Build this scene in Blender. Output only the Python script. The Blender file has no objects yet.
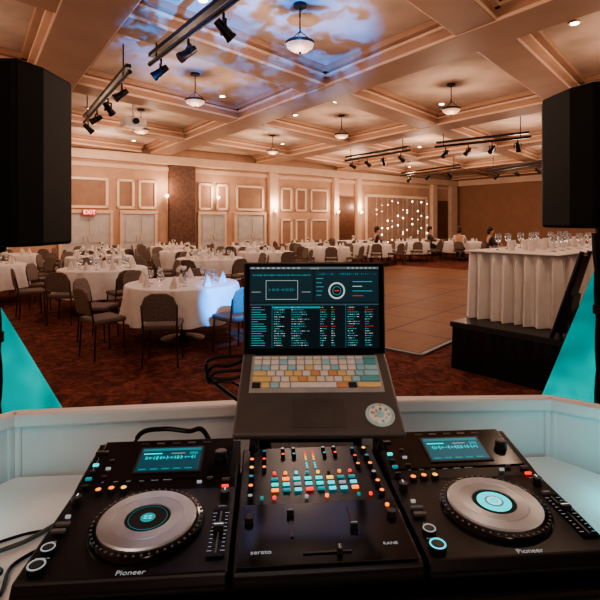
import bpy, bmesh, math, random
from mathutils import Vector, Matrix
random.seed(7)
S=bpy.context.scene; COL=S.collection
try: S.view_settings.look='AgX - Medium High Contrast'
except Exception: pass
R=math.radians
# ---------------------------------------------------------------- materials
def M(name,col,rough=.5,metal=0,emis=None,estr=0,noise=0.12,scale=25,bump=0,spec=.5,trans=0,alpha=1):
    m=bpy.data.materials.new(name); m.use_nodes=True; nt=m.node_tree; p=nt.nodes['Principled BSDF']
    p.inputs['Roughness'].default_value=rough; p.inputs['Metallic'].default_value=metal
    p.inputs['Specular IOR Level'].default_value=spec
    p.inputs['Transmission Weight'].default_value=trans
    p.inputs['Alpha'].default_value=alpha
    tc=nt.nodes.new('ShaderNodeTexCoord'); n=nt.nodes.new('ShaderNodeTexNoise'); n.inputs['Scale'].default_value=scale
    nt.links.new(tc.outputs['Object'],n.inputs['Vector'])
    r=nt.nodes.new('ShaderNodeValToRGB'); e=r.color_ramp.elements
    e[0].position=.3; e[1].position=.7
    e[0].color=[c*(1-noise) for c in col]+[1]; e[1].color=[min(1,c*(1+noise)) for c in col]+[1]
    nt.links.new(n.outputs['Fac'],r.inputs['Fac']); nt.links.new(r.outputs['Color'],p.inputs['Base Color'])
    if bump:
        b=nt.nodes.new('ShaderNodeBump'); b.inputs['Strength'].default_value=bump; b.inputs['Distance'].default_value=.01
        nt.links.new(n.outputs['Fac'],b.inputs['Height']); nt.links.new(b.outputs['Normal'],p.inputs['Normal'])
    if emis:
        p.inputs['Emission Color'].default_value=list(emis)+[1]; p.inputs['Emission Strength'].default_value=estr
    return m
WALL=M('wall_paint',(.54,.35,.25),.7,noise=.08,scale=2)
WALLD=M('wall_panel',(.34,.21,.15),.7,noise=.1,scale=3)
TRIM=M('trim_paint',(.72,.54,.42),.5,noise=.05,scale=3)
GOLD=M('panel_frame',(.84,.66,.52),.4,noise=.05)
CEIL=M('coffer_paint',(.56,.43,.35),.8,noise=.2,scale=1.5)
BEAM=M('beam_paint',(.40,.245,.17),.6,noise=.06,scale=2)
BEAMT=M('beam_trim',(.70,.49,.37),.5,noise=.06,scale=2)
DOORM=M('door_paint',(.52,.50,.49),.5,noise=.1,scale=4)
DARKW=M('dark_wood_and_shade',(.13,.06,.038),.4,noise=.3,scale=8)
BLACK=M('black_plastic',(.006,.006,.008),.32,noise=.2,spec=.4)
SPKB=M('speaker_black',(.003,.0035,.004),.6,noise=.2,spec=.2)
BLACKG=M('black_gloss',(.004,.004,.006),.16,noise=.1,spec=.5)
HUBM=M('matte_black_hub',(.008,.008,.009),.6,noise=.1,spec=.2)
BLACKM=M('black_metal',(.012,.012,.014),.4,metal=.3)
DGREY=M('dark_grey',(.025,.027,.031),.4)
GREY=M('grey_rubber',(.11,.115,.12),.5)
def platter_mat():
    m=bpy.data.materials.new('brushed_silver_platter'); m.use_nodes=True; nt=m.node_tree; p=nt.nodes['Principled BSDF']
    p.inputs['Metallic'].default_value=.75; p.inputs['Roughness'].default_value=.34; p.inputs['Anisotropic'].default_value=.7
    tg=nt.nodes.new('ShaderNodeTangent'); tg.direction_type='RADIAL'; tg.axis='Z'; nt.links.new(tg.outputs[0],p.inputs['Tangent'])
    tc=nt.nodes.new('ShaderNodeTexCoord'); n=nt.nodes.new('ShaderNodeTexNoise'); n.inputs['Scale'].default_value=40
    nt.links.new(tc.outputs['Object'],n.inputs['Vector']); r=nt.nodes.new('ShaderNodeValToRGB')
    r.color_ramp.elements[0].color=(.42,.47,.53,1); r.color_ramp.elements[1].color=(.56,.62,.68,1)
    nt.links.new(n.outputs['Fac'],r.inputs['Fac']); nt.links.new(r.outputs['Color'],p.inputs['Base Color']); return m
SILV=platter_mat()
ALU=M('laptop_aluminium',(.13,.125,.125),.38,metal=.35,noise=.06)
ALUD=M('laptop_shell_dark',(.06,.06,.065),.4,metal=.5,noise=.06)
WHITE=M('white_cloth',(.66,.62,.60),.8,noise=.05,scale=12,bump=.15)
FACW=M('facade_white',(.78,.76,.76),.55,noise=.06,scale=5)
NAP=M('napkin_cloth',(.66,.60,.55),.8)
CHSEAT=M('chair_fabric',(.12,.085,.07),.8,noise=.3,scale=60)
CHBACK=M('chair_back_fabric',(.155,.115,.095),.7,noise=.3,scale=60)
CHLEG=M('chair_metal',(.07,.045,.035),.35,metal=.7)
GLASS=M('clear_glass',(.9,.95,1),.05,trans=.9,noise=0)
RED=M('red_print',(.6,.05,.03),.5,emis=(1,.12,.05),estr=2)
def E(name,c,s): return M(name,[min(1,x*.35) for x in c],.4,emis=c,estr=s,noise=.02)
TEALE=E('teal_led',(.0,.66,.72),1.4)
TEALD=E('teal_led_dim',(.0,.36,.42),.6)
ORE=E('orange_led',(1,.22,.03),2.0)
REDE=E('red_led',(1,.03,.015),1.6)
YELE=E('yellow_led',(1,.6,.1),1.4)
WHE=E('white_led',(.8,.9,1),.9)
WHD=E('white_text_dim',(.5,.55,.58),.5)
SCRB=E('screen_black',(.003,.014,.02),.6)
SCRT=E('screen_teal',(.01,.25,.3),.7)
BOWL=E('lit_alabaster',(1,.66,.45),.28)
LAMPE=E('lit_lens',(1,.85,.7),18)
SPARK=E('string_bulb',(1,.85,.65),9)
SCONE=E('sconce_glow',(1,.7,.48),12)
SKIN=M('skin',(.45,.26,.18),.5); HAIR=M('hair',(.015,.01,.008),.6)
SHIRT=M('dark_shirt',(.03,.03,.04),.8); TROUS=M('trousers',(.02,.02,.025),.8)
def scrim_mat():
    m=bpy.data.materials.new('teal_spandex_glow'); m.use_nodes=True; nt=m.node_tree; p=nt.nodes['Principled BSDF']
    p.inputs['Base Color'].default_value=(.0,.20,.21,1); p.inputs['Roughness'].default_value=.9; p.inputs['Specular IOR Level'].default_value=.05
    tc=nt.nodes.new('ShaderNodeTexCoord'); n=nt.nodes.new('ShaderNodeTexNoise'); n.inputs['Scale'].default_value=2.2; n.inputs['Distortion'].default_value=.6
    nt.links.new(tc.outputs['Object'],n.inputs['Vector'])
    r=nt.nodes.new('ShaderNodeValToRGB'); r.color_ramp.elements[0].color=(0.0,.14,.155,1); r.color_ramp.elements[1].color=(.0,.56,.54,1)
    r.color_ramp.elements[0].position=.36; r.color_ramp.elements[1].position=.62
    nt.links.new(n.outputs['Fac'],r.inputs['Fac']); nt.links.new(r.outputs['Color'],p.inputs['Emission Color']); p.inputs['Emission Strength'].default_value=.7  # uneven emission paints the inner teal glow into the cloth, no lamp inside
    return m
SCRIM=scrim_mat()
def carpet_mat():
    m=bpy.data.materials.new('patterned_carpet'); m.use_nodes=True; nt=m.node_tree; p=nt.nodes['Principled BSDF']
    p.inputs['Roughness'].default_value=.95; p.inputs['Specular IOR Level'].default_value=.1
    tc=nt.nodes.new('ShaderNodeTexCoord')
    n=nt.nodes.new('ShaderNodeTexNoise'); n.inputs['Scale'].default_value=5; n.inputs['Detail'].default_value=4; n.inputs['Distortion'].default_value=1.6
    v=nt.nodes.new('ShaderNodeTexNoise'); v.inputs['Scale'].default_value=22; v.inputs['Detail'].default_value=5
    nt.links.new(tc.outputs['Object'],n.inputs['Vector']); nt.links.new(tc.outputs['Object'],v.inputs['Vector'])
    r=nt.nodes.new('ShaderNodeValToRGB'); e=r.color_ramp.elements
    e[0].position=.36; e[0].color=(.078,.025,.019,1); e[1].position=.64; e[1].color=(.205,.068,.047,1)
    x=e.new(.5); x.color=(.135,.043,.031,1)
    nt.links.new(n.outputs['Fac'],r.inputs['Fac'])
    mx=nt.nodes.new('ShaderNodeMixRGB'); mx.blend_type='MULTIPLY'; mx.inputs[0].default_value=.6
    r2=nt.nodes.new('ShaderNodeValToRGB'); r2.color_ramp.elements[0].position=.4; r2.color_ramp.elements[0].color=(.4,.4,.4,1); r2.color_ramp.elements[1].position=.6
    nt.links.new(v.outputs['Fac'],r2.inputs['Fac'])
    nt.links.new(r.outputs['Color'],mx.inputs[1]); nt.links.new(r2.outputs['Color'],mx.inputs[2]); nt.links.new(mx.outputs[0],p.inputs['Base Color'])
    return m
CARPET=carpet_mat()
def parquet_mat():
    m=bpy.data.materials.new('parquet'); m.use_nodes=True; nt=m.node_tree; p=nt.nodes['Principled BSDF']
    p.inputs['Roughness'].default_value=.5; p.inputs['Specular IOR Level'].default_value=.06
    tc=nt.nodes.new('ShaderNodeTexCoord'); b=nt.nodes.new('ShaderNodeTexBrick'); b.offset=0
    b.inputs['Scale'].default_value=1; b.inputs['Brick Width'].default_value=.9; b.inputs['Row Height'].default_value=.9; b.inputs['Mortar Size'].default_value=.014
    b.inputs['Color1'].default_value=(.235,.112,.060,1); b.inputs['Color2'].default_value=(.185,.086,.046,1); b.inputs['Mortar'].default_value=(.07,.03,.018,1)
    nt.links.new(tc.outputs['Object'],b.inputs['Vector'])
    n=nt.nodes.new('ShaderNodeTexNoise'); n.inputs['Scale'].default_value=30
    mx=nt.nodes.new('ShaderNodeMixRGB'); mx.blend_type='MULTIPLY'; mx.inputs[0].default_value=.25
    nt.links.new(b.outputs['Color'],mx.inputs[1]); nt.links.new(n.outputs['Fac'],mx.inputs[2]); nt.links.new(mx.outputs[0],p.inputs['Base Color'])
    return m
PARQ=parquet_mat()
# ---------------------------------------------------------------- builder
class B:
    def __init__(s):
        s.bm=bmesh.new(); s.mats=[]; s.lay=s.bm.faces.layers.int.new('made')
    def _m(s,mat,n0):
        if mat not in s.mats: s.mats.append(mat)
        i=s.mats.index(mat); L=s.lay
        for f in s.bm.faces:
            if f[L]==0: f[L]=1; f.material_index=i
    def box(s,c,d,mat,rot=None):
        mt=Matrix.Translation(c)@(rot.to_4x4() if rot else Matrix())@Matrix.Diagonal((d[0],d[1],d[2],1))
        bmesh.ops.create_cube(s.bm,size=1,matrix=mt); s._m(mat,0); return s
    def cyl(s,c,r,h,mat,seg=24,r2=None,rot=None):
        mt=Matrix.Translation(c)@(rot.to_4x4() if rot else Matrix())
        bmesh.ops.create_cone(s.bm,cap_ends=True,segments=seg,radius1=r,radius2=r if r2 is None else r2,depth=h,matrix=mt); s._m(mat,0); return s
    def sph(s,c,r,mat,sc=(1,1,1),u=12,v=8):
        bmesh.ops.create_uvsphere(s.bm,u_segments=u,v_segments=v,radius=r,matrix=Matrix.Translation(c)@Matrix.Diagonal((*sc,1))); s._m(mat,0); return s
    def lathe(s,c,prof,mat,seg=28,wave=None,cap=True):
        rings=[]
        for (r,z) in prof:
            ring=[]
            for i in range(seg):
                a=2*math.pi*i/seg; rr=r
                if wave: rr=r+wave(r,z,a)
                ring.append(s.bm.verts.new((c[0]+rr*math.cos(a),c[1]+rr*math.sin(a),c[2]+z)))
            rings.append(ring)
        for k in range(len(rings)-1):
            for i in range(seg):
                j=(i+1)%seg
                s.bm.faces.new((rings[k][i],rings[k][j],rings[k+1][j],rings[k+1][i]))
        if cap:
            for ring in (rings[0],rings[-1]): s.bm.faces.new(ring)
        s._m(mat,0); return s
    def tube(s,pts,r,mat,seg=8):
        pts=[Vector(p) for p in pts]; rings=[]; n=len(pts)
        for i,p in enumerate(pts):
            a=pts[max(i-1,0)]; b=pts[min(i+1,n-1)]; t=(b-a).normalized()
            up=Vector((0,0,1)) if abs(t.z)<.9 else Vector((1,0,0))
            x=t.cross(up).normalized(); y=x.cross(t).normalized()
            rings.append([s.bm.verts.new(p+x*r*math.cos(2*math.pi*k/seg)+y*r*math.sin(2*math.pi*k/seg)) for k in range(seg)])
        for k in range(n-1):
            for i in range(seg):
                j=(i+1)%seg; s.bm.faces.new((rings[k][i],rings[k][j],rings[k+1][j],rings[k+1][i]))
        s.bm.faces.new(rings[0]); s.bm.faces.new(rings[-1]); s._m(mat,0); return s
    def poly(s,pts,mat,fast=False):
        f=s.bm.faces.new([s.bm.verts.new(p) for p in pts])
        if mat not in s.mats: s.mats.append(mat)
        f.material_index=s.mats.index(mat); f[s.lay]=1; return s
    def prism(s,pts,vec,mat):
        v=Vector(vec); a=[s.bm.verts.new(p) for p in pts]; b=[s.bm.verts.new(Vector(p)+v) for p in pts]
        n=len(a); s.bm.faces.new(a); s.bm.faces.new(b[::-1])
        for i in range(n): s.bm.faces.new((a[i],b[i],b[(i+1)%n],a[(i+1)%n]))
        s._m(mat,0); return s
    def rect(s,x0,z0,x1,z1,y,mat):
        return s.poly([(x0,y,z0),(x1,y,z0),(x1,y,z1),(x0,y,z1)],mat)
    def done(s,name,parent=None,loc=(0,0,0),rot=(0,0,0),bevel=0,smooth=False,label=None,cat=None,group=None,kind=None,seg=2,nofix=False):
        if not nofix: bmesh.ops.recalc_face_normals(s.bm,faces=s.bm.faces)
        s.bm.faces.layers.int.remove(s.lay)
        me=bpy.data.meshes.new(name); s.bm.to_mesh(me); s.bm.free()
        for m in s.mats: me.materials.append(m)
        if smooth:
            for p in me.polygons: p.use_smooth=True
            try: me.set_sharp_from_angle(angle=R(38))
            except: pass
        o=bpy.data.objects.new(name,me); COL.objects.link(o)
        o.location=loc; o.rotation_euler=rot
        if parent: o.parent=parent
        if bevel:
            b=o.modifiers.new('bevel','BEVEL'); b.width=bevel; b.segments=seg; b.limit_method='ANGLE'
        tag(o,label,cat,group,kind); return o
def tag(o,label=None,cat=None,group=None,kind=None):
    if label: o['label']=label
    if cat: o['category']=cat
    if group: o['group']=group
    if kind: o['kind']=kind
def empty(name,loc,rot=(0,0,0),label=None,cat=None,group=None):
    o=bpy.data.objects.new(name,None); o.empty_display_size=.05; COL.objects.link(o); o.location=loc; o.rotation_euler=rot
    tag(o,label,cat,group); return o
def dup(o,loc=None,rot=None,parent=None):
    c=o.copy(); COL.objects.link(c)
    if parent: c.parent=parent
    if loc is not None: c.location=loc
    if rot is not None: c.rotation_euler=rot
    for ch in list(o.children): dup(ch,parent=c)
    return c
def text(s,size,mat,name,parent,loc,rot=(0,0,0),align='CENTER'):
    cu=bpy.data.curves.new(name,'FONT'); cu.body=s; cu.size=size; cu.align_x=align; cu.extrude=size*.01
    t=bpy.data.objects.new('tmp',cu); COL.objects.link(t)
    dg=bpy.context.evaluated_depsgraph_get(); me=bpy.data.meshes.new_from_object(t.evaluated_get(dg)); bpy.data.objects.remove(t)
    me.materials.clear(); me.materials.append(mat)
    o=bpy.data.objects.new(name,me); COL.objects.link(o); o.location=loc; o.rotation_euler=rot; o.parent=parent; return o
def light(kind,loc,energy,color,size=.2,name='point_light'):
    l=bpy.data.lights.new(name,kind); l.energy=energy; l.color=color
    if kind=='POINT': l.shadow_soft_size=size
    o=bpy.data.objects.new(name,l); COL.objects.link(o); o.location=loc; return o
def struct(o): o['kind']='structure'; return o
# ---------------------------------------------------------------- camera
cam=bpy.data.cameras.new('camera'); co=bpy.data.objects.new('camera',cam); COL.objects.link(co)
co.location=(0,0,1.6); co.rotation_euler=(R(90),0,0); cam.sensor_width=36; cam.lens=28.2; cam.shift_y=-.13; cam.clip_start=.05
S.camera=co
# ---------------------------------------------------------------- room
H=4.52; HB=4.2
u=Vector((.8,.6,0)); v=Vector((.6,-.8,0)); C1=Vector((-14.4,11.7,0)); LU=30.6; LV=35
C2=C1+u*LU; C3=C2+v*LV; C4=C1+v*LV
WR=math.atan2(.6,.8)
struct(B().prism([C1-Vector((0,0,.1)),C2-Vector((0,0,.1)),C3-Vector((0,0,.1)),C4-Vector((0,0,.1))],(0,0,.1),CARPET).done('floor'))
struct(B().prism([p+Vector((0,0,H)) for p in (C1,C2,C3,C4)],(0,0,.15),CEIL).done('ceiling'))
def wallseg(name,p,q,outn,mat=WALL):
    n=outn*.2
    struct(B().prism([p,q,q+n,p+n],(0,0,H),mat).done(name))
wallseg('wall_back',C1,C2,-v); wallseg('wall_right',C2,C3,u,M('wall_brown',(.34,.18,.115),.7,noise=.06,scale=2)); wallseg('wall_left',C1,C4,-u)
tn=[0]
def trimobj(b,**k):
    tn[0]+=1; return struct(b.done('trim_%d'%tn[0],**k))
def WP(s,z,off=0): return Vector((-8+.8*s+.6*off,16.5+.6*s-.8*off,z))
def wbox(s0,s1,z0,z1,off,th,mat,bevel=0):
    b=B().box((0,0,0),(s1-s0,th,z1-z0),mat); return trimobj(b,loc=WP((s0+s1)/2,(z0+z1)/2,off+th/2),rot=(0,0,WR),bevel=bevel)
wbox(-7.9,22.5,3.85,4.19,.0,.28,TRIM,.03); wbox(-7.9,22.4,3.6,3.75,0,.08,TRIM)
wbox(-7.9,22.5,0,.2,0,.05,TRIM)
b=B().box((0,0,0),(34,.28,.34),TRIM); trimobj(b,loc=C2+v*17.2-u*.14+Vector((0,0,4.02)),rot=(0,0,math.atan2(-.8,.6)))
b=B().box((0,0,0),(34,.05,.2),TRIM); trimobj(b,loc=C2+v*17.2-u*.03+Vector((0,0,.1)),rot=(0,0,math.atan2(-.8,.6)))
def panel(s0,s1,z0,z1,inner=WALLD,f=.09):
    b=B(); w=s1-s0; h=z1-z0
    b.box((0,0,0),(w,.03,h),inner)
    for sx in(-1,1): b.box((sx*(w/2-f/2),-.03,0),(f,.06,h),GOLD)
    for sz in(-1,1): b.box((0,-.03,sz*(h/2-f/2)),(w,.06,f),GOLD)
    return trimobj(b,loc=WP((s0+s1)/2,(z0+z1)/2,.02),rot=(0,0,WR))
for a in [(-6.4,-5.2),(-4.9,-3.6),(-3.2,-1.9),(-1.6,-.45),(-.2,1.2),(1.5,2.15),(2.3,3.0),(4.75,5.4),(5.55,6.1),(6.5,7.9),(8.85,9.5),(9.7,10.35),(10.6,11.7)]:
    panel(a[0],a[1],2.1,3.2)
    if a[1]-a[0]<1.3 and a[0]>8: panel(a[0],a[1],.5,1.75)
wbox(3.47,4.55,0,3.84,.0,.2,DARKW); wbox(8.15,8.6,0,3.84,0,.22,TRIM); wbox(12.0,12.3,0,3.84,0,.22,TRIM); wbox(13.6,13.9,0,3.84,0,.22,TRIM)
wbox(12.35,13.5,0,2.9,.0,.06,DARKW); wbox(19.8,20.2,0,3.84,0,.25,TRIM); wbox(21.6,22.2,0,3.84,0,.25,TRIM); wbox(20.3,21.5,0,2.9,0,.06,DARKW)  # first dark slab paints the shade inside an opening
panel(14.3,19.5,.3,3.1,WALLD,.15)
dn=0
for (s0,s1) in [(-4.6,-3),(-.35,1.25),(1.7,2.9),(6.5,7.9),(4.8,5.9)]:
    dn+=1; b=B(); w=s1-s0
    b.box((0,0,.95),(w,.06,1.9),DOORM)
    for k in(-1,1):
        b.box((k*w/4,-.04,1.3),(w/2-.2,.03,.9),DOORM); b.box((k*w/4,-.04,.45),(w/2-.2,.03,.5),DOORM); b.box((k*.07,-.07,1.0),(.03,.05,.2),GOLD)
        b.box((k*(w/2+.05),-.03,.97),(.1,.12,1.94),TRIM)
    b.box((0,-.03,1.97),(w+.2,.12,.12),TRIM)
    struct(b.done('door_%d'%dn,loc=WP((s0+s1)/2,0,.06),rot=(0,0,WR)))
for s in (.5,):
    ex=empty('exit_sign',WP(s,1.95,.3),(0,0,WR),'red illuminated exit sign on the panelled wall','sign')
    B().box((0,0,0),(.44,.07,.22),M('exit_housing',(.6,.05,.03),.5,emis=(.8,.05,.02),estr=.4)).done('housing',ex,bevel=.01)
    text('EXIT',.2,E('exit_letter',(1,.8,.7),2),'lettering',ex,(0,-.045,-.07),(R(90),0,0))
for i,s in enumerate([3.3,8.38,12.15,5.5,13.75]):
    zz_=2.1 if i in(1,2,4) else 2.6
    sc=empty('wall_sconce',WP(s,zz_,.27),(0,0,WR),'small lit bowl wall sconce on a pilaster','lamp','wall sconces')
    B().box((0,.0,0),(.07,.06,.18),GOLD).done('backplate',sc); B().lathe((0,-.08,0),[(.02,-.05),(.06,0),(.075,.05),(.06,.05)],SCONE,16).done('lamp_shade',sc,smooth=True)
    light('POINT',WP(s,zz_+.3,.5),45,(1,.68,.46),.08)
# beams
P0=Vector((0,6.3,0)); a_=Vector((-2.06,2.94,0)); b_=Vector((3.2,3.65,0))
def clip(P,d):
    t0,t1=-99,99
    for n,lo,hi in ((u,.02,LU-.02),(v,.02,LV-.02)):
        p=(P-C1).dot(n); q=d.dot(n)
        if abs(q)<1e-6:
            if p<lo or p>hi: return None
            continue
        x,y=(lo-p)/q,(hi-p)/q
        if x>y:x,y=y,x
        t0=max(t0,x);t1=min(t1,y)
    return (t0,t1) if t1-t0>1 else None
def beam(P,d,w,zoff):
    d=d.normalized(); c=clip(P,d)
    if not c: return
    t0,t1=c; L=t1-t0-.5; mid=P+d*((t0+t1)/2)
    b=B(); b.box((0,0,HB+(H-HB)/2+zoff/2),(L,w,H-HB-zoff),BEAM)
    b.box((0,0,H-.13),(L,w+.16,.05),BEAMT); b.box((0,0,H-.05),(L,w+.36,.1),BEAM)
    for sx in(-1,1): b.box((0,sx*(w/2-.02),HB+.03+zoff),(L,.07,.05),BEAMT)
    trimobj(b,loc=mid,rot=(0,0,math.atan2(d.y,d.x)),bevel=.012)
for j in range(-5,6): beam(P0+b_*(j+.5),a_,.75,0)
for i in range(-5,9): beam(P0+a_*(i+.5),b_,.6,.015)
def pend_root(loc):
    r=empty('pendant_light',loc,(0,0,0),'round alabaster bowl pendant lamp hanging from coffer','lamp','ballroom pendants')
    B().cyl((0,0,-.02),.09,.04,BLACKM,20).done('canopy',r,smooth=True)
    b=B().cyl((0,0,-.20),.010,.38,BLACKM,8)
    for k in range(3):
        an=k*2.094; b.tube([(0,0,-.36),(.19*math.cos(an),.19*math.sin(an),-.52)],.006,BLACKM,6)
    b.done('rod',r)
    B().lathe((0,0,-.625),[(.02,-.02),(.11,.0),(.17,.045),(.192,.09),(.178,.09),(.155,.065),(.09,.03),(.02,.01)],BOWL,28).done('bowl',r,smooth=True)
    B().lathe((0,0,-.53),[(.195,-.02),(.21,0),(.195,.02),(.178,.02)],BLACKM,28,cap=False).done('rim',r,smooth=True)
    B().sph((0,0,-.655),.02,BLACKM).done('finial',r)
    return r
pr=None
keep={(0,0),(1,0),(2,0),(0,1),(1,1),(2,1),(3,1)}
for i in range(-2,6):
    for j in range(-2,4):
        P=P0+a_*i+b_*j; q=P-C1
        if not(1.5<q.dot(u)<LU-1.5 and 1.5<q.dot(v)<LV-1.5): continue
        if P.y<1 : 
            if P.y>-4: light('POINT',(P.x,P.y,3.4),38,(1,.72,.55),.3)
            continue
        l=Vector((P.x,P.y,H))
        if (i,j) in keep:
            if pr is None: pr=pend_root(l)
            else: dup(pr,l)
        light('POINT',(P.x,P.y,3.5),72 if P.y<10 else (86 if P.y<14 else 125),(1,.70,.51),.25)
        if P.y>4:
            for q2 in ((a_*.24+b_*.24,) if (i+j)%2 else (-a_*.24-b_*.24,a_*.24-b_*.24)):
                L=P+q2
                if (L-C1).dot(u)<1 or (L-C1).dot(u)>LU-1 or (L-C1).dot(v)<1: continue
                o=B().cyl((0,0,-.015),.08,.03,TRIM,18).cyl((0,0,-.033),.055,.01,LAMPE,16).done('downlight',None,(L.x,L.y,H),label='small recessed round ceiling downlight, lit',cat='lamp',group='recessed downlights')
def stage_light(loc,rz,tilt):
    r=empty('stage_light',loc,(0,0,rz),'black theatrical spotlight clamped to a ceiling pipe','spotlight','pipe spotlights')
    B().box((0,0,-.05),(.025,.025,.10),BLACKM).box((0,0,-.10),(.17,.025,.018),BLACKM).box((-.085,0,-.16),(.018,.025,.13),BLACKM).box((.085,0,-.16),(.018,.025,.13),BLACKM).done('yoke',r)
    B().cyl((0,0,0),.062,.22,BLACK,18,r2=.045).cyl((0,0,-.125),.07,.04,BLACK,18).done('housing',r,(0,0,-.18),(tilt,0,0),smooth=True)
    return r
def pipe(p,q,z,n=3,zt=HB):
    p=Vector((p[0],p[1],z)); q=Vector((q[0],q[1],z)); mid=(p+q)/2; d=q-p; L=d.length
    r=empty('lighting_pipe',mid,(0,0,math.atan2(d.y,d.x)),'black lighting pipe hung under the ceiling beams','rigging','lighting pipes')
    B().cyl((0,0,0),.035,L,BLACKM,10,rot=Matrix.Rotation(R(90),3,'Y')).done('pipe',r)
    B().box((0,0,.12),(L*.96,.08,.06),BLACKM).done('cable_duct',r)
    for x in(-.4,.4): B().cyl((x*L,0,(H-z)/2),.012,H-z,BLACKM,6).done('hanger',r)
    for k in range(n):
        t=(k+.5)/n; pos=p+d*t; stage_light(pos-Vector((0,0,.045)),math.atan2(d.y,d.x)+random.uniform(-.6,.6),random.choice([.9,-.8,.6,1.1]))
pipe((-.57,4.87),(-2.27,7.1),3.98,3); pipe((-2.66,7.35),(-5.1,11.1),3.95,4)
pipe((1.66,17.3),(3.45,14.7),3.85,4); pipe((4.05,14.1),(6.1,12.4),3.85,4); pipe((4.8,22.4),(6.5,19),3.8,3); pipe((8.4,21),(9.2,17.3),3.8,3)
pj=empty('ceiling_projector',(-3.9,11.0,H),(0,0,.6),'white video projector hanging from a ceiling pole','projector')
B().cyl((0,0,-.25),.03,.5,WHITE,10).done('pole',pj); B().box((0,0,-.6),(.5,.42,.2),WHITE).done('body',pj,bevel=.03); B().cyl((0,-.23,-.6),.07,.08,BLACKG,18,rot=Matrix.Rotation(R(90),3,'X')).done('lens',pj)
b=B()
for k in range(11):
    s=14.9+k*.42+random.uniform(-.08,.08)
    b.tube([WP(s,2.9,.3),WP(s,.6,.3)],.006,WHITE,4)
    for z in range(4): b.sph(WP(s,.7+z*.6+random.uniform(-.28,.28),.3),random.choice([.02,.03,.045]),SPARK,u=6,v=4)
b.done('string_light_curtain',label='curtain of glowing warm string lights along the wall',cat='string lights',kind='stuff')
DA=math.atan2(.75,.66)
o=B().box((5,3,.012),(10,6,.024),PARQ).box((5,-.03,.011),(10.1,.06,.022),GREY).box((-.03,3,.011),(.06,6.1,.022),GREY).done('dance_floor',loc=(1.44,5.65,0),rot=(0,0,DA),label='portable square-panel wooden parquet dance floor on the carpet',cat='dance floor')
# ---------------------------------------------------------------- banquet chairs/tables
def chair_parts(B_,which):
    if which in('seat','all'):
        B_.box((0,.0,.44),(.41,.40,.06),CHSEAT)
    if which in('back','all'):
        pts=[]
        for x,z in [(-.175,.52),(.175,.52),(.19,.70),(.155,.79),(.08,.83),(-.08,.83),(-.155,.79),(-.19,.70)]:
            pts.append((x,-.20-(z-.5)*.16,z))
        B_.prism(pts,(0,-.03,0),CHBACK)
    return B_
def leg_b(B_,x,y):
    B_.tube([(x,y,.42),(x*1.06,y*1.12,.0)],.011,CHLEG,6)
    return B_
def make_chair():
    r=empty('banquet_chair',(0,0,0),(0,0,0),'brown upholstered banquet chair with rounded back at a white table','chair','banquet chairs')
    chair_parts(B(),'seat').done('seat',r,bevel=.02); chair_parts(B(),'back').done('backrest',r,bevel=.012)
    for x in(-.18,.18):
        for y in(-.17,.17): leg_b(B(),x,y).done('leg',r)
        B().tube([(x,-.19,.42),(x*1.03,-.215,.56),(x*1.05,-.245,.70)],.011,CHLEG,6).done('back_support',r)
    return r
def make_far_chair():
    b=B(); chair_parts(b,'all')
    for x in(-.18,.18):
        for y in(-.17,.17): leg_b(b,x,y)
        b.tube([(x,-.19,.42),(x,-.22,.58)],.012,CHLEG,5)
    return b.done('banquet_chair',label='brown upholstered banquet chair with rounded back at a white table',cat='chair',group='banquet chairs')
def cloth_b():
    def w(r,z,a): return (.035*math.sin(a*14)+.015*math.sin(a*9+1))*max(0,(.72-z)/.45) if z<.72 else 0
    return B().lathe((0,0,0),[(.0001,.762),(.5,.762),(.755,.76),(.768,.745),(.78,.6),(.80,.45),(.82,.30)],WHITE,84,w,cap=False)
def make_table():
    r=empty('round_banquet_table',(0,0,0),(0,0,0),'round banquet table draped in white tablecloth','table','banquet tables')
    cloth_b().done('tablecloth',r,smooth=True)
    B().cyl((0,0,.38),.04,.72,CHLEG,10).cyl((0,0,.02),.3,.04,CHLEG,20,r2=.1).done('pedestal',r)
    return r
chairP=None; chairF=None; tabP=None
def napkin():
    b=B(); b.lathe((0,0,0),[(.055,0),(.045,.05),(.02,.12),(.001,.16)],NAP,10,lambda r,z,a:.012*math.sin(a*4)*(1-z/.16)); return b.done('folded_napkin',label='white folded cone napkin standing on a banquet table',cat='napkin',group='table napkins',smooth=True)
def goblet():
    return B().lathe((0,0,0),[(.035,0),(.034,.004),(.005,.01),(.005,.08),(.03,.1),(.038,.14),(.033,.19),(.031,.19),(.035,.14),(.001,.1)],GLASS,14).done('water_glass',label='clear stemmed water glass set on a table',cat='glass',group='table glasses',smooth=True)
def centerpiece():
    r=empty('centerpiece',(0,0,0),(0,0,0),'small floral centerpiece in a white vase on a table','centerpiece','table centerpieces')
    B().lathe((0,0,0),[(.05,0),(.06,.06),(.04,.12),(.035,.12)],WHITE,16).done('vase',r,smooth=True)
    b=B(); 
    for k in range(14):
        an=random.uniform(0,6.28); rr=random.uniform(0,.07); b.sph((rr*math.cos(an),rr*math.sin(an),.15+random.uniform(0,.06)),.028,random.choice([NAP,WHITE,DARKW]),u=7,v=5)
    b.done('flowers',r); return r
npk=gob=cpc=None
def place(fn,proto,loc,rz=0):
    if proto is None:
        proto=fn(); proto.location=loc; proto.rotation_euler=(0,0,rz); return proto
    dup(proto,loc,(0,0,rz)); return proto
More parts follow.
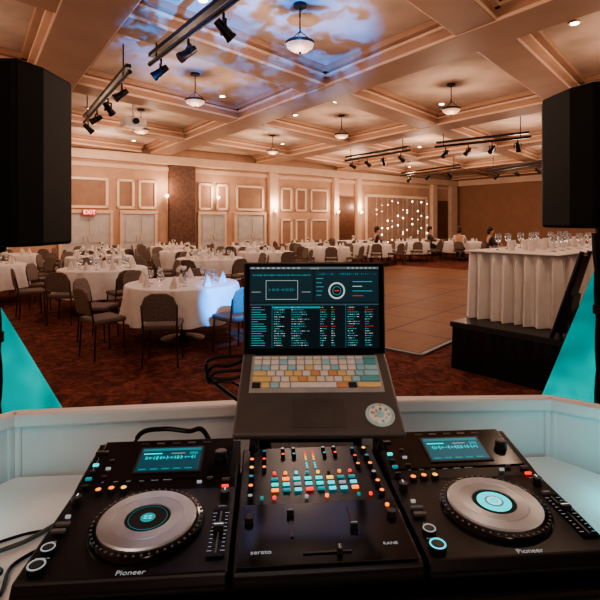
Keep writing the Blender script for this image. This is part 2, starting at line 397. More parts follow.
TB=[(-1.62,6.5,5),(-3.6,8.6,5),(-6.3,9.3,4),(-2.1,11.0,4),(-4.9,11.5,4),(-7.6,12.1,2),(-3.3,13.7,2),(-1.0,13.4,2),(-6.0,14.2,2),(-4.4,16.3,1),(.9,15.8,1),(-1.8,16.2,1),(2.7,17.9,1),(.3,18.6,1),(4.6,19.6,1),(7.0,20.2,1),(2.4,21.2,1),(6.2,23,1),(8.4,17.2,1)]
seats={}; used=[]
PEOPLE={(18,3):('person in dark clothing seated at a banquet table',SHIRT),(15,4):('person in dark top seated at a banquet table',SHIRT),(15,6):('person in light shirt seated at a banquet table',NAP),(14,5):('person in dark jacket seated facing a banquet table',SHIRT)}
for ti,(tx,ty,lv) in enumerate(TB):
    tabP=place(make_table,tabP,(tx,ty,0),ti*.7)
    n=8; ph=.3+ti*.37
    if ti==0: ph=.06
    for k in range(n):
        an=ph+k*2*math.pi/n; rr=1.1+random.uniform(-.02,.08)
        jit=random.uniform(-.2,.2)
        if (ti,k) in PEOPLE: rr=1.38; jit=0
        loc=(tx+rr*math.cos(an),ty+rr*math.sin(an),0); rz=an+math.pi/2+jit
        if an and lv>=1 and ty<21:
            npk=place(napkin,npk,(tx+.55*math.cos(an),ty+.55*math.sin(an),.763),an)
        if lv>=4:
            gob=place(goblet,gob,(tx+.42*math.cos(an+.25),ty+.42*math.sin(an+.25),.763))
        if (ti,k) not in PEOPLE:
            if any((loc[0]-q[0])**2+(loc[1]-q[1])**2<.64**2 for q in used): continue
            if any(i2!=ti and (loc[0]-t[0])**2+(loc[1]-t[1])**2<1.12**2 for i2,t in enumerate(TB)): continue
        used.append(loc)
        seats[(ti,k)]=(loc,rz)
        if lv>=4: chairP=place(make_chair,chairP,loc,rz)
        else: chairF=place(make_far_chair,chairF,loc,rz)
    cpc=place(centerpiece,cpc,(tx,ty,.763),ti)
# ---------------------------------------------------------------- people
def person(loc,rz,label,shirt):
    r=empty('person',loc,(0,0,rz),label,'person')
    def skin(name,verts,edges,rad,mat,parent,lvl=2,root=0):
        me=bpy.data.meshes.new(name); me.from_pydata(verts,edges,[]); o=bpy.data.objects.new(name,me); COL.objects.link(o); o.parent=parent
        m=o.modifiers.new('skin','SKIN'); m.use_smooth_shade=True
        for i,q in enumerate(rad):
            me.skin_vertices[0].data[i].radius=q if isinstance(q,tuple) else (q,q); me.skin_vertices[0].data[i].use_root=(i==root)
        s=o.modifiers.new('sub','SUBSURF'); s.levels=lvl; s.render_levels=lvl; me.materials.append(mat); return o
    V=[(0,0,.55),(0,-.02,.75),(0,-.02,.95),(0,-.01,1.08),(0,0,1.15),(0,.01,1.24),(0,.01,1.32),
       (-.18,-.01,1.02),(-.23,.08,.80),(-.16,.30,.78),(.18,-.01,1.02),(.23,.08,.80),(.16,.30,.78),
       (-.1,.02,.53),(-.12,.42,.52),(-.12,.40,.12),(-.12,.52,.05),(.1,.02,.53),(.12,.42,.52),(.12,.40,.12),(.12,.52,.05),
       (-.13,.40,.79),(.13,.40,.79)]
    Ed=[(0,1),(1,2),(2,3),(3,4),(4,5),(5,6),(2,7),(7,8),(8,9),(9,21),(2,10),(10,11),(11,12),(12,22),(0,13),(13,14),(14,15),(15,16),(0,17),(17,18),(18,19),(19,20)]
    rad=[(.14,.11),(.13,.10),(.15,.10),.055,.05,(.08,.095),(.07,.085),.055,.042,.03,.055,.042,.03,.085,.06,.04,.035,.085,.06,.04,.035,.025,.025]
    skin('body',V,Ed,rad,SKIN,r)
    f=lambda idx:{k:i for i,k in enumerate(idx)}
    def sub(name,idx,mat,ex):
        mp=f(idx); e=[(mp[a],mp[b]) for a,b in Ed if a in mp and b in mp]
        rr=[(tuple(x+ex for x in rad[i]) if isinstance(rad[i],tuple) else rad[i]+ex) for i in idx]
        skin(name,[V[i] for i in idx],e,rr,mat,r)
    sub('shirt',[0,1,2,7,8,9,10,11,12],shirt,.015); sub('trousers',[0,13,14,15,17,18,19],TROUS,.016)
    sub('shoe',[15,16],BLACK,.014); sub('shoe',[19,20],BLACK,.014)
    B().sph((0,-.015,1.33),.105,HAIR,(.95,1.1,1.0)).sph((0,-.06,1.25),.085,HAIR,(1.05,.8,1.3)).done('hair',r,smooth=True)
    B().sph((-.03,.105,1.285),.012,WHITE).sph((.03,.105,1.285),.012,WHITE).sph((0,.12,1.255),.014,SKIN).box((0,.1,1.22),(.045,.02,.01),RED).done('face',r)
for key,(lab,sh) in PEOPLE.items():
    l,rz=seats[key]; person((l[0],l[1],0),rz,lab,sh)
# ---------------------------------------------------------------- stage riser + head table
SA=math.atan2(-.75,.66); SO=Vector((1.65,5.17,0))
def SL(x,y,z): 
    d1=Vector((.66,-.75,0)); d2=Vector((.75,.66,0)); return SO+d1*x+d2*y+Vector((0,0,z))
st=empty('stage_riser',SO,(0,0,SA),'low black stage riser with dark skirting on the carpet','stage')
B().box((.85,2.5,.48),(1.7,5,.05),DGREY).box((.85,2.5,.495),(1.68,4.98,.03),BLACK).done('deck',st)
def pleat(x0,y0,x1,y1,z0,z1,mat,name,parent,amp=.012,pitch=.06,**k):
    per=[]; cs=[(x0,y0),(x1,y0),(x1,y1),(x0,y1)]
    nn=[(0,-1),(1,0),(0,1),(-1,0)]
    for i in range(4):
        a=Vector(cs[i]); c=Vector(cs[(i+1)%4]); L=(c-a).length; n=max(4,int(L/(pitch/8)))
        for q in range(n):
            p=a.lerp(c,q/n); t_=q/n*L/pitch*2*math.pi; o=amp*(math.sin(t_+.8*math.sin(t_*.23+i))+.45*math.sin(t_*.41+i)); per.append((p,Vector(nn[i]),o))
    b=B(); n=len(per); rings=[]
    for f_,oo,ff in ((1,.15,0),(.93,.8,.2),(.5,1.0,.6),(0,1.25,1.0)):
        rings.append([b.bm.verts.new((p.x+nv.x*(o*oo+.02*ff),p.y+nv.y*(o*oo+.02*ff),z0+(z1-z0)*f_)) for p,nv,o in per])
    for r_ in range(3):
        for i in range(n):
            j=(i+1)%n; b.bm.faces.new((rings[r_+1][i],rings[r_+1][j],rings[r_][j],rings[r_][i]))
    b._m(mat,0)
    return b.done(name,parent,smooth=True,**k)
pleat(.02,.02,1.68,4.98,.005,.46,BLACK,'skirting',st,.006,.12)
ht=empty('head_table',SL(-.02,.32,.51),(0,0,SA),'long table with white pleated floor-length skirt on black riser','table')
SKIRT=M('pleated_white_skirt',(.74,.68,.64),.75,noise=.04,scale=10)
pleat(.05,.05,.98,2.87,.005,.75,SKIRT,'table_skirt',ht,.040,.125)
B().box((.515,1.46,.758),(1.03,2.92,.016),SKIRT).done('tabletop',ht,bevel=.006)
for k in range(16):
    x=.2+(k%2)*.55+random.uniform(-.05,.05); y=.35+k*.155
    gob=place(goblet,gob,SL(x,.3+y,.51+.767))
g=None
for k in range(14):
    p=SL(.38+(k%2)*.14+random.random()*.05,.3+.3+k*.17,.51+.767)
    if g is None: g=B().lathe((0,0,0),[(.03,0),(.04,.05),(.045,.12),(.042,.12),(.035,.05),(.001,.01)],SKIRT,14).done('white_votive_cup',None,p,label='small white votive cup on the skirted table',cat='cup',group='head table cups',smooth=True)
    else: dup(g,p)
rl=empty('folded_chair',SL(1.04,.03,.514),(0,0,SA),'black folding chair leaning at the end of the riser','chair')
for y_ in (0,.2):
    B().tube([(0,y_,0),(.26,y_,.82)],.02,BLACKM).done('frame_post',rl); B().tube([(.20,y_,0),(.13,y_,.45)],.016,BLACKM).done('leg',rl)
B().prism([(.125,.0,.42),(.23,.0,.78),(.27,.0,.78),(.165,.0,.42)],(0,.20,0),BLACK).done('backrest',rl)
B().prism([(.02,.0,.06),(.12,.0,.42),(.19,.0,.42),(.12,.0,.06)],(0,.20,0),BLACK).done('seat',rl)
# ---------------------------------------------------------------- speakers
def speaker(c,wid,z0,z1,rz,label,Yd=.30):
    r=empty('loudspeaker',(c[0],c[1],z0),(0,0,rz),label,'speaker')
    h=z1-z0; w=wid/2
    pts=[(-w*.82,-Yd/2,0),(w*.82,-Yd/2,0),(w,-Yd/2+.1,0),(w,Yd/2,0),(-w,Yd/2,0),(-w,-Yd/2+.1,0)]
    B().prism(pts,(0,0,h),SPKB).done('cabinet',r,bevel=.012)
    B().box((0,Yd/2+.01,h/2),(wid*.94,.02,h*.94),M('grille_mesh',(.03,.03,.032),.6,noise=.6,scale=400)).done('grille',r,bevel=.006)
    B().box((0,-Yd/2-.004,h*.4),(wid*.5,.012,h*.36),BLACK).done('rear_panel',r,bevel=.003)
    for k in range(4): B().cyl((-.06+k*.04,-Yd/2-.015,h*.5),.009,.015,DGREY,12,rot=Matrix.Rotation(R(90),3,'X')).done('knob',r)
    B().tube([(-.07,-Yd/2+.0,h*.82),(-.07,-Yd/2-.03,h*.82),(.07,-Yd/2-.03,h*.82),(.07,-Yd/2,h*.82)],.009,BLACKM).done('handle',r)
    B().cyl((0,0,-.012),.045,.025,BLACKM,16).done('pole_socket',r)
speaker((-1.125,1.72),.44,1.515,2.15,R(-2),'black powered loudspeaker on a tripod with teal cover')
speaker((1.295,1.98),.40,1.575,2.15,R(4),'black powered loudspeaker on a teal-covered tripod stand')
def stand(c,w,zt):
    r=empty('speaker_stand',(c[0],c[1],0),(0,0,0),'black tripod speaker stand inside a stretched cover','stand','speaker stands')
    B().cyl((0,0,zt/2+.05),.018,zt-.1,BLACKM,14).done('pole',r)
    for k in range(3):
        an=k*2.094+.5; B().tube([(0,0,.75),(.32*math.cos(an),.2*math.sin(an),.02)],.014,BLACKM).done('leg',r)
    s=B(); n=10; rings=[]
    for k in range(n+1):
        q=k/n; z=zt-.03-(zt-.04)*q; hw=.045+(w-.045)*q; hd=.055+.22*q; hw*=1-.06*math.sin(q*math.pi); 
        rings.append([s.bm.verts.new(p) for p in [(-hw,-hd,z),(hw,-hd,z),(hw,hd,z),(-hw,hd,z)]])
    for k in range(n):
        for i in range(4):
            j=(i+1)%4; s.bm.faces.new((rings[k][i],rings[k][j],rings[k+1][j],rings[k+1][i]))
    s._m(SCRIM,0)
    s.done('stand_cover',None,(c[0],c[1],0),label='teal-lit stretch fabric cover over a speaker tripod',cat='fabric cover',group='stand covers')
stand((-1.32,1.75),.84,1.5); stand((1.38,1.98),.58,1.56)
# ---------------------------------------------------------------- DJ booth
TH=R(4.3); ct,sn=math.cos(TH),math.sin(TH)
def DJ(x,y,z): return Vector((x*ct-(y-.92)*sn,.92+x*sn+(y-.92)*ct,z))
fc=empty('dj_facade',DJ(0,1.32,0),(0,0,TH),'white folding booth facade standing around the equipment table','facade')
fxy=[(-1.06,-.72),(-.90,-.20),(-.72,-.035),(0,.0),(.74,-.035),(.93,-.18),(1.10,-.72)]
for i in range(len(fxy)-1):
    (x0,y0),(x1,y1)=fxy[i],fxy[i+1]
    d=Vector((x1-x0,y1-y0,0)); L=d.length; an=math.atan2(d.y,d.x)
    p=B().box((0,0,.55),(L-.02,.012,1.04),FACW).done('panel',fc,((x0+x1)/2,(y0+y1)/2,0),(0,0,an))
    fr=B(); fr.box((0,0,1.085),(L+.012,.04,.035),FACW); fr.box((0,0,.02),(L,.035,.035),FACW)
    for s_ in(-1,1): fr.box((s_*(L/2-.01),0,.55),(.02,.022,1.09),FACW)
    fr.done('panel_frame',p,bevel=.006)
dt=empty('equipment_table',DJ(0,.9,0),(0,0,TH),'table with white top holding the disc jockey equipment','table')
B().prism([(-.94,-.45,.93),(.97,-.45,.93),(.86,.15,.93),(.72,.35,.93),(-.70,.35,.93),(-.84,.15,.93)],(0,0,.02),FACW).done('tabletop',dt)
for x in(-.65,.65):
    for y in(-.38,.28): B().cyl((x,y,.465),.018,.93,BLACKM,10).done('leg',dt)
cs=empty('equipment_case',DJ(.028,.93,.95),(0,0,TH),'shallow black flight case tray under players and mixer','case')
B().box((0,0,.01),(.98,.42,.02),BLACK).done('tray',cs,bevel=.003)
B().box((0,-.222,.035),(1.0,.022,.07),BLACK).done('front_rail',cs,bevel=.006); B().box((0,.218,.02),(1.0,.012,.04),BLACK).done('back_rail',cs)
TOP=.09
def player(x,jc,label):
    r=empty('media_player',DJ(x,.93,.972),(0,0,TH),label,'dj media player','media players')
    pr=[(-.161,-.2,0),(-.161,-.203,.07),(-.161,-.193,.086),(-.161,.035,.09),(-.161,.06,.096),(-.161,.185,.116),(-.161,.2,.11),(-.161,.2,0)]
    B().prism(pr,(.322,0,0),BLACK).done('body',r,bevel=.004)
    B().box((0,0,0),(.29,.13,.004),BLACKG).done('display_panel',r,(0,.125,.1075),(R(9.3),0,0),bevel=.002)
    s=B(); s.box((0,0,0),(.142,.086,.004),DGREY); 
    zz=.0027
    def fr(x0,y0,x1,y1,m,z=zz): s.poly([(x0,y0,z),(x1,y0,z),(x1,y1,z),(x0,y1,z)],m)
    fr(-.066,-.038,.066,.038,E('player_screen_glow',(.0,.06,.085) if not jc else (.0,.10,.14),.8),.0022)
    fr(-.064,.027,.064,.036,SCRT)
    for k in range(44):
        xx=-.055+k*.0025; h=random.uniform(.001,.007); fr(xx,.004-h,xx+.0012,.004+h,TEALE if k%3 else TEALD)
    for k in range(5): fr(-.06+k*.024,-.034,-.044+k*.024,-.030,TEALD)
    fr(-.06,.016,-.02,.020,TEALE); fr(.0,.016,.03,.019,WHD); fr(.04,.012,.058,.022,TEALD)
    s.done('screen',r,(.012,.118,.1087),(R(9.3),0,0),nofix=True)
    J=empty('jog_wheel',(.010,-.07,TOP-.004)); J.parent=r
    B().lathe((0,0,0),[(.100,0),(.100,.004),(.096,.010),(.088,.012),(.0855,.009),(.0855,0)],BLACKG,64,cap=False).done('outer_ring',J,smooth=True)
    d=B()
    for k in range(48):
        a=k*math.pi/24; d.cyl((.0935*math.cos(a),.0935*math.sin(a),.0108),.0024,.0025,GREY,8)
    d.done('dimple_ring',J)
    B().lathe((0,0,0),[(.085,.004),(.085,.013),(.082,.0155),(.062,.0158),(.0615,.0152),(.0605,.0152),(.060,.0158),(.040,.0155),(.038,.012),(.038,.004)],SILV,64,cap=False).done('platter',J,smooth=True)
    B().cyl((0,0,.009),.038,.010,HUBM,48).done('hub',J)
    c=B()
    if jc==0:
        c.cyl((0,0,.0145),.013,.0008,TEALD,24)
        for k in range(4): c.box(((k%2-.5)*.008,(k//2-.5)*.006,.0152),(.0058,.0022,.0006),TEALE)
        c.lathe((0,0,.0142),[(.033,0),(.0333,.0006),(.0337,0)],TEALD,48,cap=False)
    else:
        c.cyl((0,0,.0145),.031,.001,TEALE,32).cyl((0,0,.0152),.017,.0008,TEALD,32).cyl((0,0,.0158),.013,.0006,WHE,24).cyl((0,0,.0163),.009,.0006,TEALE,24)
    c.done('centre_display',J)
    for (bx,by,rad,m) in [(-.136,-.168,.0145,TEALE if jc else WHD),(-.136,-.128,.012,WHD)]:
        b=B().cyl((0,0,.004),rad,.008,BLACKM,28).lathe((0,0,.008),[(rad*.95,0),(rad*.93,.001),(rad*.76,.001),(rad*.74,0)],m,28,cap=False).cyl((0,0,.0085),rad*.6,.001,DGREY,20)
        b.done('button',r,(bx,by,TOP-.003),smooth=False)
    for (bx,by,w,h,m) in [(-.138,-.085,.024,.008,GREY),(-.138,-.066,.024,.008,GREY),(-.138,-.045,.009,.006,WHD),(-.142,.045,.012,.007,DGREY),(-.142,.066,.012,.007,TEALD),(-.142,.087,.012,.007,DGREY),(-.142,.108,.012,.007,TEALE),(.138,.05,.016,.006,GREY),(.138,.035,.014,.005,REDE),(.105,.055,.012,.005,GREY),(.085,.045,.010,.005,WHD),(-.142,.15,.026,.010,DGREY),(-.112,.07,.010,.006,DGREY),(-.112,.095,.010,.006,WHD),(-.112,.12,.010,.006,DGREY)]:
        B().box((0,0,.003),(w,h,.005),m).done('button',r,(bx,by,TOP+(.0 if by<.04 else (by-.04)*.16+.004)),bevel=.001)
    for k in range(3):
        B().cyl((0,0,.003),.0078,.006,DGREY,20).cyl((0,0,.0064),.0052,.001,ORE if (k<2) else YELE,16).done('loop_button',r,(-.112+k*.024,.035+(.004 if k else 0),TOP))
    for k in range(5): B().box((0,0,0),(.018,.006,.004),GREY if k%2 else DGREY).done('menu_button',r,(-.055+k*.035,.176,.1162),(R(9.3),0,0))
    B().cyl((0,0,.008),.013,.018,DGREY,24).cyl((0,0,.0175),.010,.002,GREY,24).done('rotary_knob',r,(.122,.12,.106),smooth=False)
    for x_ in (.14,-.142): B().cyl((0,0,.005),.009,.012,DGREY,20).box((0,.005,.0115),(.0015,.008,.001),WHE).done('knob',r,(x_,.005,TOP)); 
    B().box((0,0,.001),(.03,.125,.002),BLACKG).box((0,0,.0022),(.003,.11,.001),GREY).done('tempo_slot',r,(.138,-.1,TOP-.002))
    tk=B()
    for k in range(11): tk.box((-.011,-.05+k*.01,.0012),(.005 if k%5 else .008,.0006,.0006),WHD); tk.box((.011,-.05+k*.01,.0012),(.005 if k%5 else .008,.0006,.0006),WHD)
    tk.done('tempo_scale',r,(.138,-.1,TOP-.0008))
    B().box((0,0,.007),(.018,.013,.010),DGREY).box((0,0,.0125),(.016,.0015,.001),WHE).done('tempo_slider',r,(.138,-.098+.01*jc,TOP-.001),bevel=.002)
    text('Pioneer',.0145,WHD,'lettering',r,(.012,-.191,TOP-.0015))
    text('MULTI PLAYER',.0055,WHD,'lettering',r,(-.10,.18,.1182),(R(9.3),0,0))
    text('CUE',.005,WHD,'lettering',r,(-.136,-.110,TOP+.0003)); text('TEMPO',.005,WHD,'lettering',r,(.138,-.03,TOP+.0003))
    text('PLAY/PAUSE',.0042,WHD,'lettering',r,(-.136,-.149,TOP+.0003)); text('SEARCH',.0042,WHD,'lettering',r,(-.138,-.076,TOP+.0003)); text('VINYL',.0045,WHD,'lettering',r,(.138,.02,TOP+.0003))
    for k in range(6): text(['IN','OUT','EXIT','CALL','DELETE','MEMORY'][k],.0045,WHD,'lettering',r,(-.112+k*.026,.058,TOP+.0065),(R(9.3),0,0))
player(-.287,0,'black tabletop dj media player with silver jog wheel, dark centre')
player(.353,1,'black tabletop dj media player with silver jog wheel, teal centre')
# mixer
mx=empty('dj_mixer',DJ(.033,.93,.972),(0,0,TH),'black two-channel dj mixer with glowing pads and knobs','dj mixer')
B().prism([(-.152,-.2,0),(-.152,-.2,.078),(-.152,-.195,.085),(-.152,.19,.09),(-.152,.2,.085),(-.152,.2,0)],(.304,0,0),BLACK).done('body',mx,bevel=.003)
B().box((0,-.11,.0885),(.29,.16,.003),BLACKG).done('lower_plate',mx)
def knob(x,y,led,r_=.0060):
    B().cyl((0,0,.004),r_,.008,DGREY,20,r2=r_*.9).cyl((0,0,.0084),r_*.72,.0008,led,14).done('knob',mx,(x,y,TOP-.001))
cols=[ORE,ORE,YELE,TEALD,ORE,WHD]
for i,y in enumerate([.165,.13,.095,.06,.025,-.01]):
    for sx in(-1,1): knob(sx*.130,y,cols[(i+(sx>0)*2)%6])
    if i<3:
        for sx in(-1,1): knob(sx*.103,y,[TEALD,REDE,ORE][i],.005)
for x in(-.06,-.035,.035,.06): knob(x,.175,WHD,.005); knob(x,.148,TEALD if abs(x)<.05 else REDE,.005)
for y in range(9):
    for sx in(-1,1):
        B().box((0,0,.0008),(.004,.003,.0016),[TEALE,TEALE,TEALE,TEALD,YELE,YELE,ORE,REDE,REDE][y]).done('level_light',mx,(sx*.009,.098+y*.009,TOP))
for row in range(4):
    for c in range(8):
        x=-.081+c*.0232
        m=[[REDE,ORE,TEALE,TEALD,YELE,DGREY,ORE,REDE],[TEALD,ORE,TEALE,TEALE,TEALE,YELE,TEALD,TEALD],[TEALE,TEALE,WHD,TEALE,TEALE,TEALE,WHD,TEALE],[ORE,TEALD,TEALE,REDE,TEALD,TEALE,TEALE,ORE]][row][c]
        if row==0: B().cyl((0,0,.002),.0036,.004,m,12).done('button',mx,(x,.076,TOP))
        else: B().box((0,0,.002),(.0145,.0088,.004),m).done('performance_pad',mx,(x,.055-(row-1)*.020,TOP-.001),bevel=.0015)
for k,x in enumerate([-.107,-.083,-.02,.02,.083,.107]):
    B().cyl((0,0,.002),.0036,.004,[TEALD,REDE,WHD,ORE,TEALD,REDE][k],12).done('button',mx,(x,-.012,TOP))
for sx in(-1,1):
    B().box((0,0,.001),(.005,.075,.002),BLACKM).done('fader_slot',mx,(sx*.055,-.09,TOP)); B().box((0,0,.005),(.013,.008,.010),DGREY).box((0,0,.0105),(.011,.001,.001),WHD).done('fader_cap',mx,(sx*.055,-.065 if sx<0 else -.11,TOP),bevel=.0015)
B().box((0,0,.001),(.08,.004,.002),BLACKM).done('crossfader_slot',mx,(0,-.168,TOP)); B().box((0,0,.005),(.008,.013,.010),DGREY).box((0,0,.0105),(.001,.011,.001),WHD).done('crossfader_cap',mx,(.02,-.168,TOP),bevel=.0015)
for x in(-.13,.13): B().cyl((0,0,.005),.008,.010,DGREY,20).done('knob',mx,(x,-.08,TOP))
B().cyl((0,0,.002),.004,.003,ORE,12).done('button',mx,(.13,-.05,TOP))
text('serato',.0135,WHD,'lettering',mx,(-.108,-.165,TOP+.0012)); text('RANE',.010,WHD,'lettering',mx,(.108,-.158,TOP+.0012))
# ---------------------------------------------------------------- laptop
TI=R(25.5); LR=R(1)
lp=empty('laptop',(.037,.893,1.185),(TI,0,LR),'open laptop with colourful keyboard cover on a raised black stand','laptop')
B().box((0,.113,.008),(.33,.226,.015),ALU).done('base',lp,bevel=.005,seg=3)
kb=B().box((0,.160,.0158),(.285,.112,.002),M('keyboard_cover',(.40,.40,.40),.6)).done('keyboard',lp,bevel=.001)
KC=[M('key_cream',(.92,.86,.72),.6),M('key_yellow',(.92,.70,.32),.6),M('key_sky',(.40,.76,.87),.6),M('key_orange',(.88,.42,.2),.6),M('key_white',(.92,.93,.92),.6),M('key_black',(.03,.03,.035),.6),M('key_teal',(.14,.50,.56),.6)]
rows=[(14,.0095,[4,0,0,4,2,4,0,4,4,0,2,4,4,6]),(14,.0165,[0,4,4,2,4,0,4,0,2,4,0,4,2,6]),(14,.0165,[2,2,4,4,2,4,1,4,4,2,4,4,2,2]),(13,.0165,[1,0,4,1,1,4,3,4,3,1,0,2,2]),(12,.0165,[1,0,4,1,3,1,0,0,4,1,2,6]),(8,.0165,[5,1,2,0,4,3,5,1])]
y=.211
for n,h,cc in rows:
    tot=.276; ws=[1]*n
    if n==14: ws[-1]=1.5
    if n==13: ws[0]=1.6; ws[-1]=1.7
    if n==12: ws[0]=2.2; ws[-1]=2.2
    if n==8: ws=[1,1,1,1.2,5,1.2,1,2.6]
    un=tot/sum(ws); x=-tot/2
    for k in range(n):
        w=ws[k]*un; B().box((0,0,0),(w-.0028,h-.0025,.0035),KC[cc[k]]).done('key',kb,(x+w/2,y-h/2,.0182),bevel=.0008,seg=1); x+=w
    y-=h+.0008
B().box((0,.052,.0157),(.105,.072,.0008),M('trackpad_glass',(.11,.106,.106),.32,metal=.3)).done('trackpad',lp)
stk=B().cyl((.122,.045,.0162),.029,.0012,M('sticker_base',(.50,.74,.77),.3),40)
stk.cyl((.122,.045,.0170),.022,.0005,KC[4],36)
for k in range(22):
    a=k*.7; rr=.010+.016*random.random(); stk.cyl((.122+rr*math.cos(a),.045+rr*math.sin(a),.0174),.003,.0005,random.choice([KC[4],KC[3],KC[2],KC[2],KC[6]]),8)
stk.cyl((.122,.045,.0176),.008,.0006,KC[2],20).done('sticker',lp,label='round patterned sticker on palm rest')
ld=B().box((0,.004,.107),(.33,.007,.215),ALUD).done('lid',lp,(0,.222,.012),(-TI-R(4),0,0),bevel=.003)
B().box((0,0,.107),(.322,.002,.207),BLACKG).done('bezel',ld,(0,0,0))
s=B(); X0,X1,Z0,Z1=-.151,.151,.016,.204
s.rect(X0,Z0,X1,Z1,-.0018,SCRB)
def SX(p): return X0+(p-249)/(376-249)*(X1-X0)
def SZ(p): return Z1-(p-268)/(346-268)*(Z1-Z0)
def sr(a,b,c,d,m,yy=-.0022): s.rect(SX(a),SZ(d),SX(c),SZ(b),yy,m)
PAN=E('screen_panel',(.006,.03,.042),.7); TX=E('screen_text',(.05,.45,.5),.7); TXW=E('screen_text_white',(.6,.75,.75),.65); TXR=E('screen_text_red',(.7,.06,.03),.8); HI=E('screen_highlight',(.02,.32,.42),.8)
sr(249,268,376,270.3,E('menu_bar',(.12,.16,.18),.7)); 
for k in range(10): sr(251+k*5,268.8,253.5+k*5,269.6,TXW,-.0025)
for k in range(7): sr(345+k*4.3,268.8,347+k*4.3,269.6,TXW,-.0025)
sr(249.5,272,311,302,PAN); sr(313,272,375.5,302,PAN)
for k in range(60):
    x=252+k*.95; h=abs(math.sin(k*.9))*.8+random.random()*1.0
    sr(x,276-h*.6,x+.4,276+h*.6,TX,-.0026)
for (xa,za,xb,zb) in [(265,281,296,281.4),(265,299,296,299.4),(265,281,265.4,299.4),(296,281,296.4,299.4),(251,292,260,292.4),(300,292,309,292.4)]: sr(xa,za,xb,zb,TXW,-.0026)
for k in range(24): h=random.random()*2; sr(268+k*1.1,290-h,268.3+k*1.1,290+h,TX,-.0026)
for k in range(5): sr(314.5,279+k*4,319+random.random()*3,279.6+k*4,TX,-.0026)
for k in range(30): h=random.random()*1.2; sr(316+k*1.95,275-h,316.6+k*1.95,275+h,HI,-.0026)
def ring(px,pz,r1,r2,m,yy,seg=32):
    cx,cz=SX(px),SZ(pz); sc=(X1-X0)/127
    for k in range(seg):
        a,b2=2*math.pi*k/seg,2*math.pi*(k+1)/seg
        s.poly([(cx+r1*sc*math.cos(a),yy,cz+r1*sc*math.sin(a)),(cx+r2*sc*math.cos(a),yy,cz+r2*sc*math.sin(a)),(cx+r2*sc*math.cos(b2),yy,cz+r2*sc*math.sin(b2)),(cx+r1*sc*math.cos(b2),yy,cz+r1*sc*math.sin(b2))],m)
ring(334.5,291,6.6,8.2,TXW,-.0028); ring(334.5,291,0.1,5.5,SCRB,-.0027); ring(334.5,291,3.8,4.3,TX,-.0029)
sr(332,290.5,337,291.5,TXR,-.003)
for k in range(4): sr(350,282+k*4.5,350+random.uniform(8,20),282.7+k*4.5,[TX,TXW,TX,TXR][k],-.0026)
sr(249.5,303.5,375.5,305,E('header_strip',(.04,.08,.1),.8))
for rws in range(17):
    z=306.6+rws*2.25
    sr(251,z,251+random.uniform(6,15),z+.6,TX,-.0026)
    if rws ==0: sr(271.5,z-.5,318,z+1.2,HI,-.0024)
    for (a,bm_) in [(273,12),(290,18),(318,7),(329,5),(345,12),(362,9)]:
        x=a; e=a+random.uniform(.4,1)*bm_
        while x<e:
            w=random.uniform(.6,2); sr(x,z,min(x+w,e),z+.65,random.choice([TX,TX,TXW]) if not(rws in(1,8) and a>315) else TXR,-.0026); x+=w+.6
s.rect(SX(271),SZ(345),SX(271.3),SZ(304),-.0026,HI); s.rect(SX(343),SZ(345),SX(343.3),SZ(304),-.0026,HI)
s.done('screen',ld,nofix=True)
text('serato dj',.0055,TXW,'lettering',ld,(0,-.003,SZ(270.2)),(R(90),0,0))
B().box((0,.224,.012),(.27,.01,.012),BLACK).done('hinge',lp)
ls=empty('laptop_stand',DJ(.045,1.16,.95),(0,0,LR),'black folding metal laptop stand raised above the mixer','laptop stand')
for sx in(-1,1):
    B().tube([(sx*.12,.03,.0),(sx*.12,.03,.16),(sx*.12,.0,.22),(sx*.12,-.05,.29)],.011,BLACKM).done('upright',ls)
    B().tube([(sx*.12,-.265,.216),(sx*.12,-.045,.318)],.009,BLACKM).tube([(sx*.12,-.265,.216),(sx*.12,-.278,.235)],.006,BLACKM).done('arm',ls)
    B().box((sx*.12,.03,.006),(.05,.12,.012),BLACKM).done('foot',ls)
B().tube([(-.12,.03,.1),(.12,.03,.1)],.009,BLACKM).done('crossbar',ls); B().tube([(-.12,-.15,.262),(.12,-.15,.262)],.008,BLACKM).done('crossbar',ls)
def cable(name,pts,r_,mat,label,parent=None):
    cu=[Vector(p) for p in pts]; out=[]
    for i in range(len(cu)-1):
        p0=cu[max(i-1,0)];p1=cu[i];p2=cu[i+1];p3=cu[min(i+2,len(cu)-1)]
        for k in range(8):
            t=k/8; out.append(.5*((2*p1)+(p2-p0)*t+(2*p0-5*p1+4*p2-p3)*t*t+(3*p1-p0-3*p2+p3)*t**3))
    out.append(cu[-1]); B().tube(out,r_,mat).done(name,smooth=True,label=label,cat='cable')
cable('power_cable',[(-.13,1.12,1.28),(-.19,1.13,1.275),(-.225,1.14,1.26),(-.22,1.14,1.225),(-.16,1.14,1.22),(-.12,1.15,1.24)],.004,BLACK,'black coiled cable beside the laptop')
cable('audio_cable',[(-.13,1.13,1.27),(-.17,1.13,1.255),(-.21,1.14,1.25),(-.225,1.14,1.225),(-.20,1.15,1.2),(-.10,1.18,1.1),(-.07,1.22,.97)],.005,BLACK,'black audio cable drooping behind the laptop stand')
cable('usb_cable',[(-.13,1.14,1.24),(-.20,1.14,1.235),(-.22,1.14,1.21),(-.14,1.15,1.19),(-.06,1.2,.965)],.0035,BLACK,'thin black cable looping off the laptop')
cable('signal_cable',[(-.42,1.15,1.0),(-.40,1.17,1.07),(-.34,1.17,1.085),(-.28,1.18,1.075),(-.24,1.17,1.08),(-.2,1.17,1.0)],.006,BLACK,'thick black cable lying over the back of the player')
cable('white_power_cable',[(-.51,1.02,.957),(-.55,.95,.957),(-.60,.90,.957),(-.58,.82,.957),(-.66,.74,.957)],.0045,GREY,'grey power cord on the white table top')
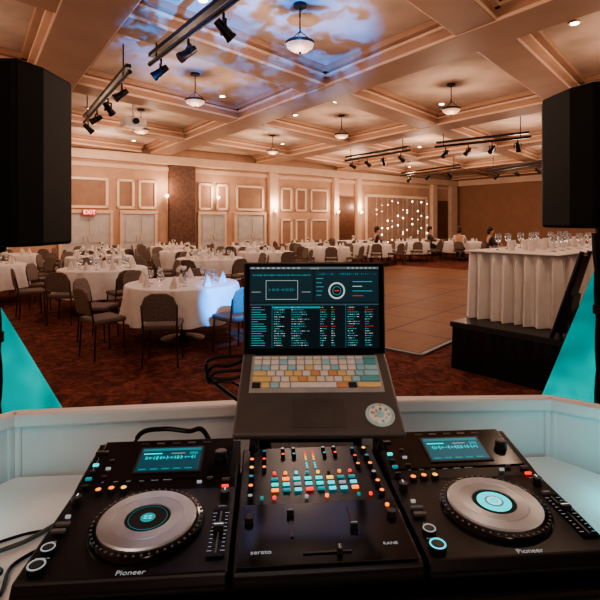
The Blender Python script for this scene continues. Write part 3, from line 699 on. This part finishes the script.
cable('ground_cable',[(-.505,.94,.954),(-.54,.88,.955),(-.52,.80,.955),(-.58,.72,.955),(-.6,.62,.955)],.0035,BLACK,'thin black cord on the white table top')
cable('network_cable',[(-.51,.99,.954),(-.57,.97,.955),(-.62,.93,.955),(-.60,.87,.966),(-.54,.85,.966),(-.60,.78,.955),(-.70,.76,.955)],.003,BLACK,'thin looped black cord on the white table top')
pl=B().box((0,0,.012),(.04,.07,.024),WHITE).box((0,.04,.012),(.025,.02,.016),WHITE).done('power_plug',loc=(-.525,.735,.952),rot=(0,0,.5),bevel=.005,label='white power adapter lying on the white table',cat='power adapter')
def hang(x,y,z0,z1,label):
    n=26; b=B()
    for s_ in(0,1,2):
        pts=[]
        for k in range(n+1):
            t=k/n; a=t*16+s_*2.094; pts.append((x+.009*math.cos(a)+.012*math.sin(t*5),y+.009*math.sin(a),z1+(z0-z1)*t))
        b.tube(pts,.0075,BLACK,7)
    for k in (.2,.55,.85): b.cyl((x+.012*math.sin(k*5),y,z1+(z0-z1)*k),.021,.03,BLACKM,12)
    b.done('speaker_cable_bundle',label=label,cat='cable',smooth=True)
hang(-.96,1.47,.20,1.5,'bundle of twisted black cables hanging beside teal cover'); hang(1.06,1.68,.20,1.56,'bundle of twisted black cables hanging before the teal cover')
# ---------------------------------------------------------------- lights
light('POINT',DJ(-.76,1.0,1.02),.6,(.03,.8,.9),.05); light('POINT',DJ(.76,1.0,1.02),.8,(.03,.8,.9),.05)
light('POINT',(.1,-.5,2.5),17,(1,.95,.93),.5)  # added fill above and behind the camera to brighten the gear, no fixture
def spot(loc,tgt,en,col,ang,blend=.3,gobo=None):
    sp=bpy.data.lights.new('gobo_spot','SPOT'); sp.energy=en; sp.color=col; sp.spot_size=R(ang); sp.spot_blend=blend; sp.shadow_soft_size=.02
    if gobo:
        sp.use_nodes=True; nt=sp.node_tree; em=nt.nodes['Emission']; tc=nt.nodes.new('ShaderNodeTexCoord'); n=nt.nodes.new('ShaderNodeTexNoise'); n.inputs['Scale'].default_value=gobo; n.inputs['Detail'].default_value=6; n.inputs['Roughness'].default_value=.7
        nt.links.new(tc.outputs['Normal'],n.inputs['Vector']); rr=nt.nodes.new('ShaderNodeValToRGB'); rr.color_ramp.elements[0].position=.45; rr.color_ramp.elements[0].color=(0,0,0,1); rr.color_ramp.elements[1].position=.53; rr.color_ramp.elements[1].color=(1,1,1,1)
        nt.links.new(n.outputs['Fac'],rr.inputs['Fac']); nt.links.new(rr.outputs['Color'],em.inputs['Strength'])
    so=bpy.data.objects.new('gobo_spot',sp); COL.objects.link(so); so.location=loc; so.rotation_euler=(Vector(tgt)-Vector(loc)).to_track_quat('-Z','Y').to_euler()
spot((-.3,3.4,.9),(-.75,7.1,4.4),5200,(.0,.20,.75),46,.4,10)
spot((.9,3.0,2.4),(-.85,6.1,.6),4200,(.0,.30,1),15,.6)
w=bpy.data.worlds.new('world'); S.world=w; w.use_nodes=True; w.node_tree.nodes['Background'].inputs[0].default_value=(.5,.38,.32,1); w.node_tree.nodes['Background'].inputs[1].default_value=.15
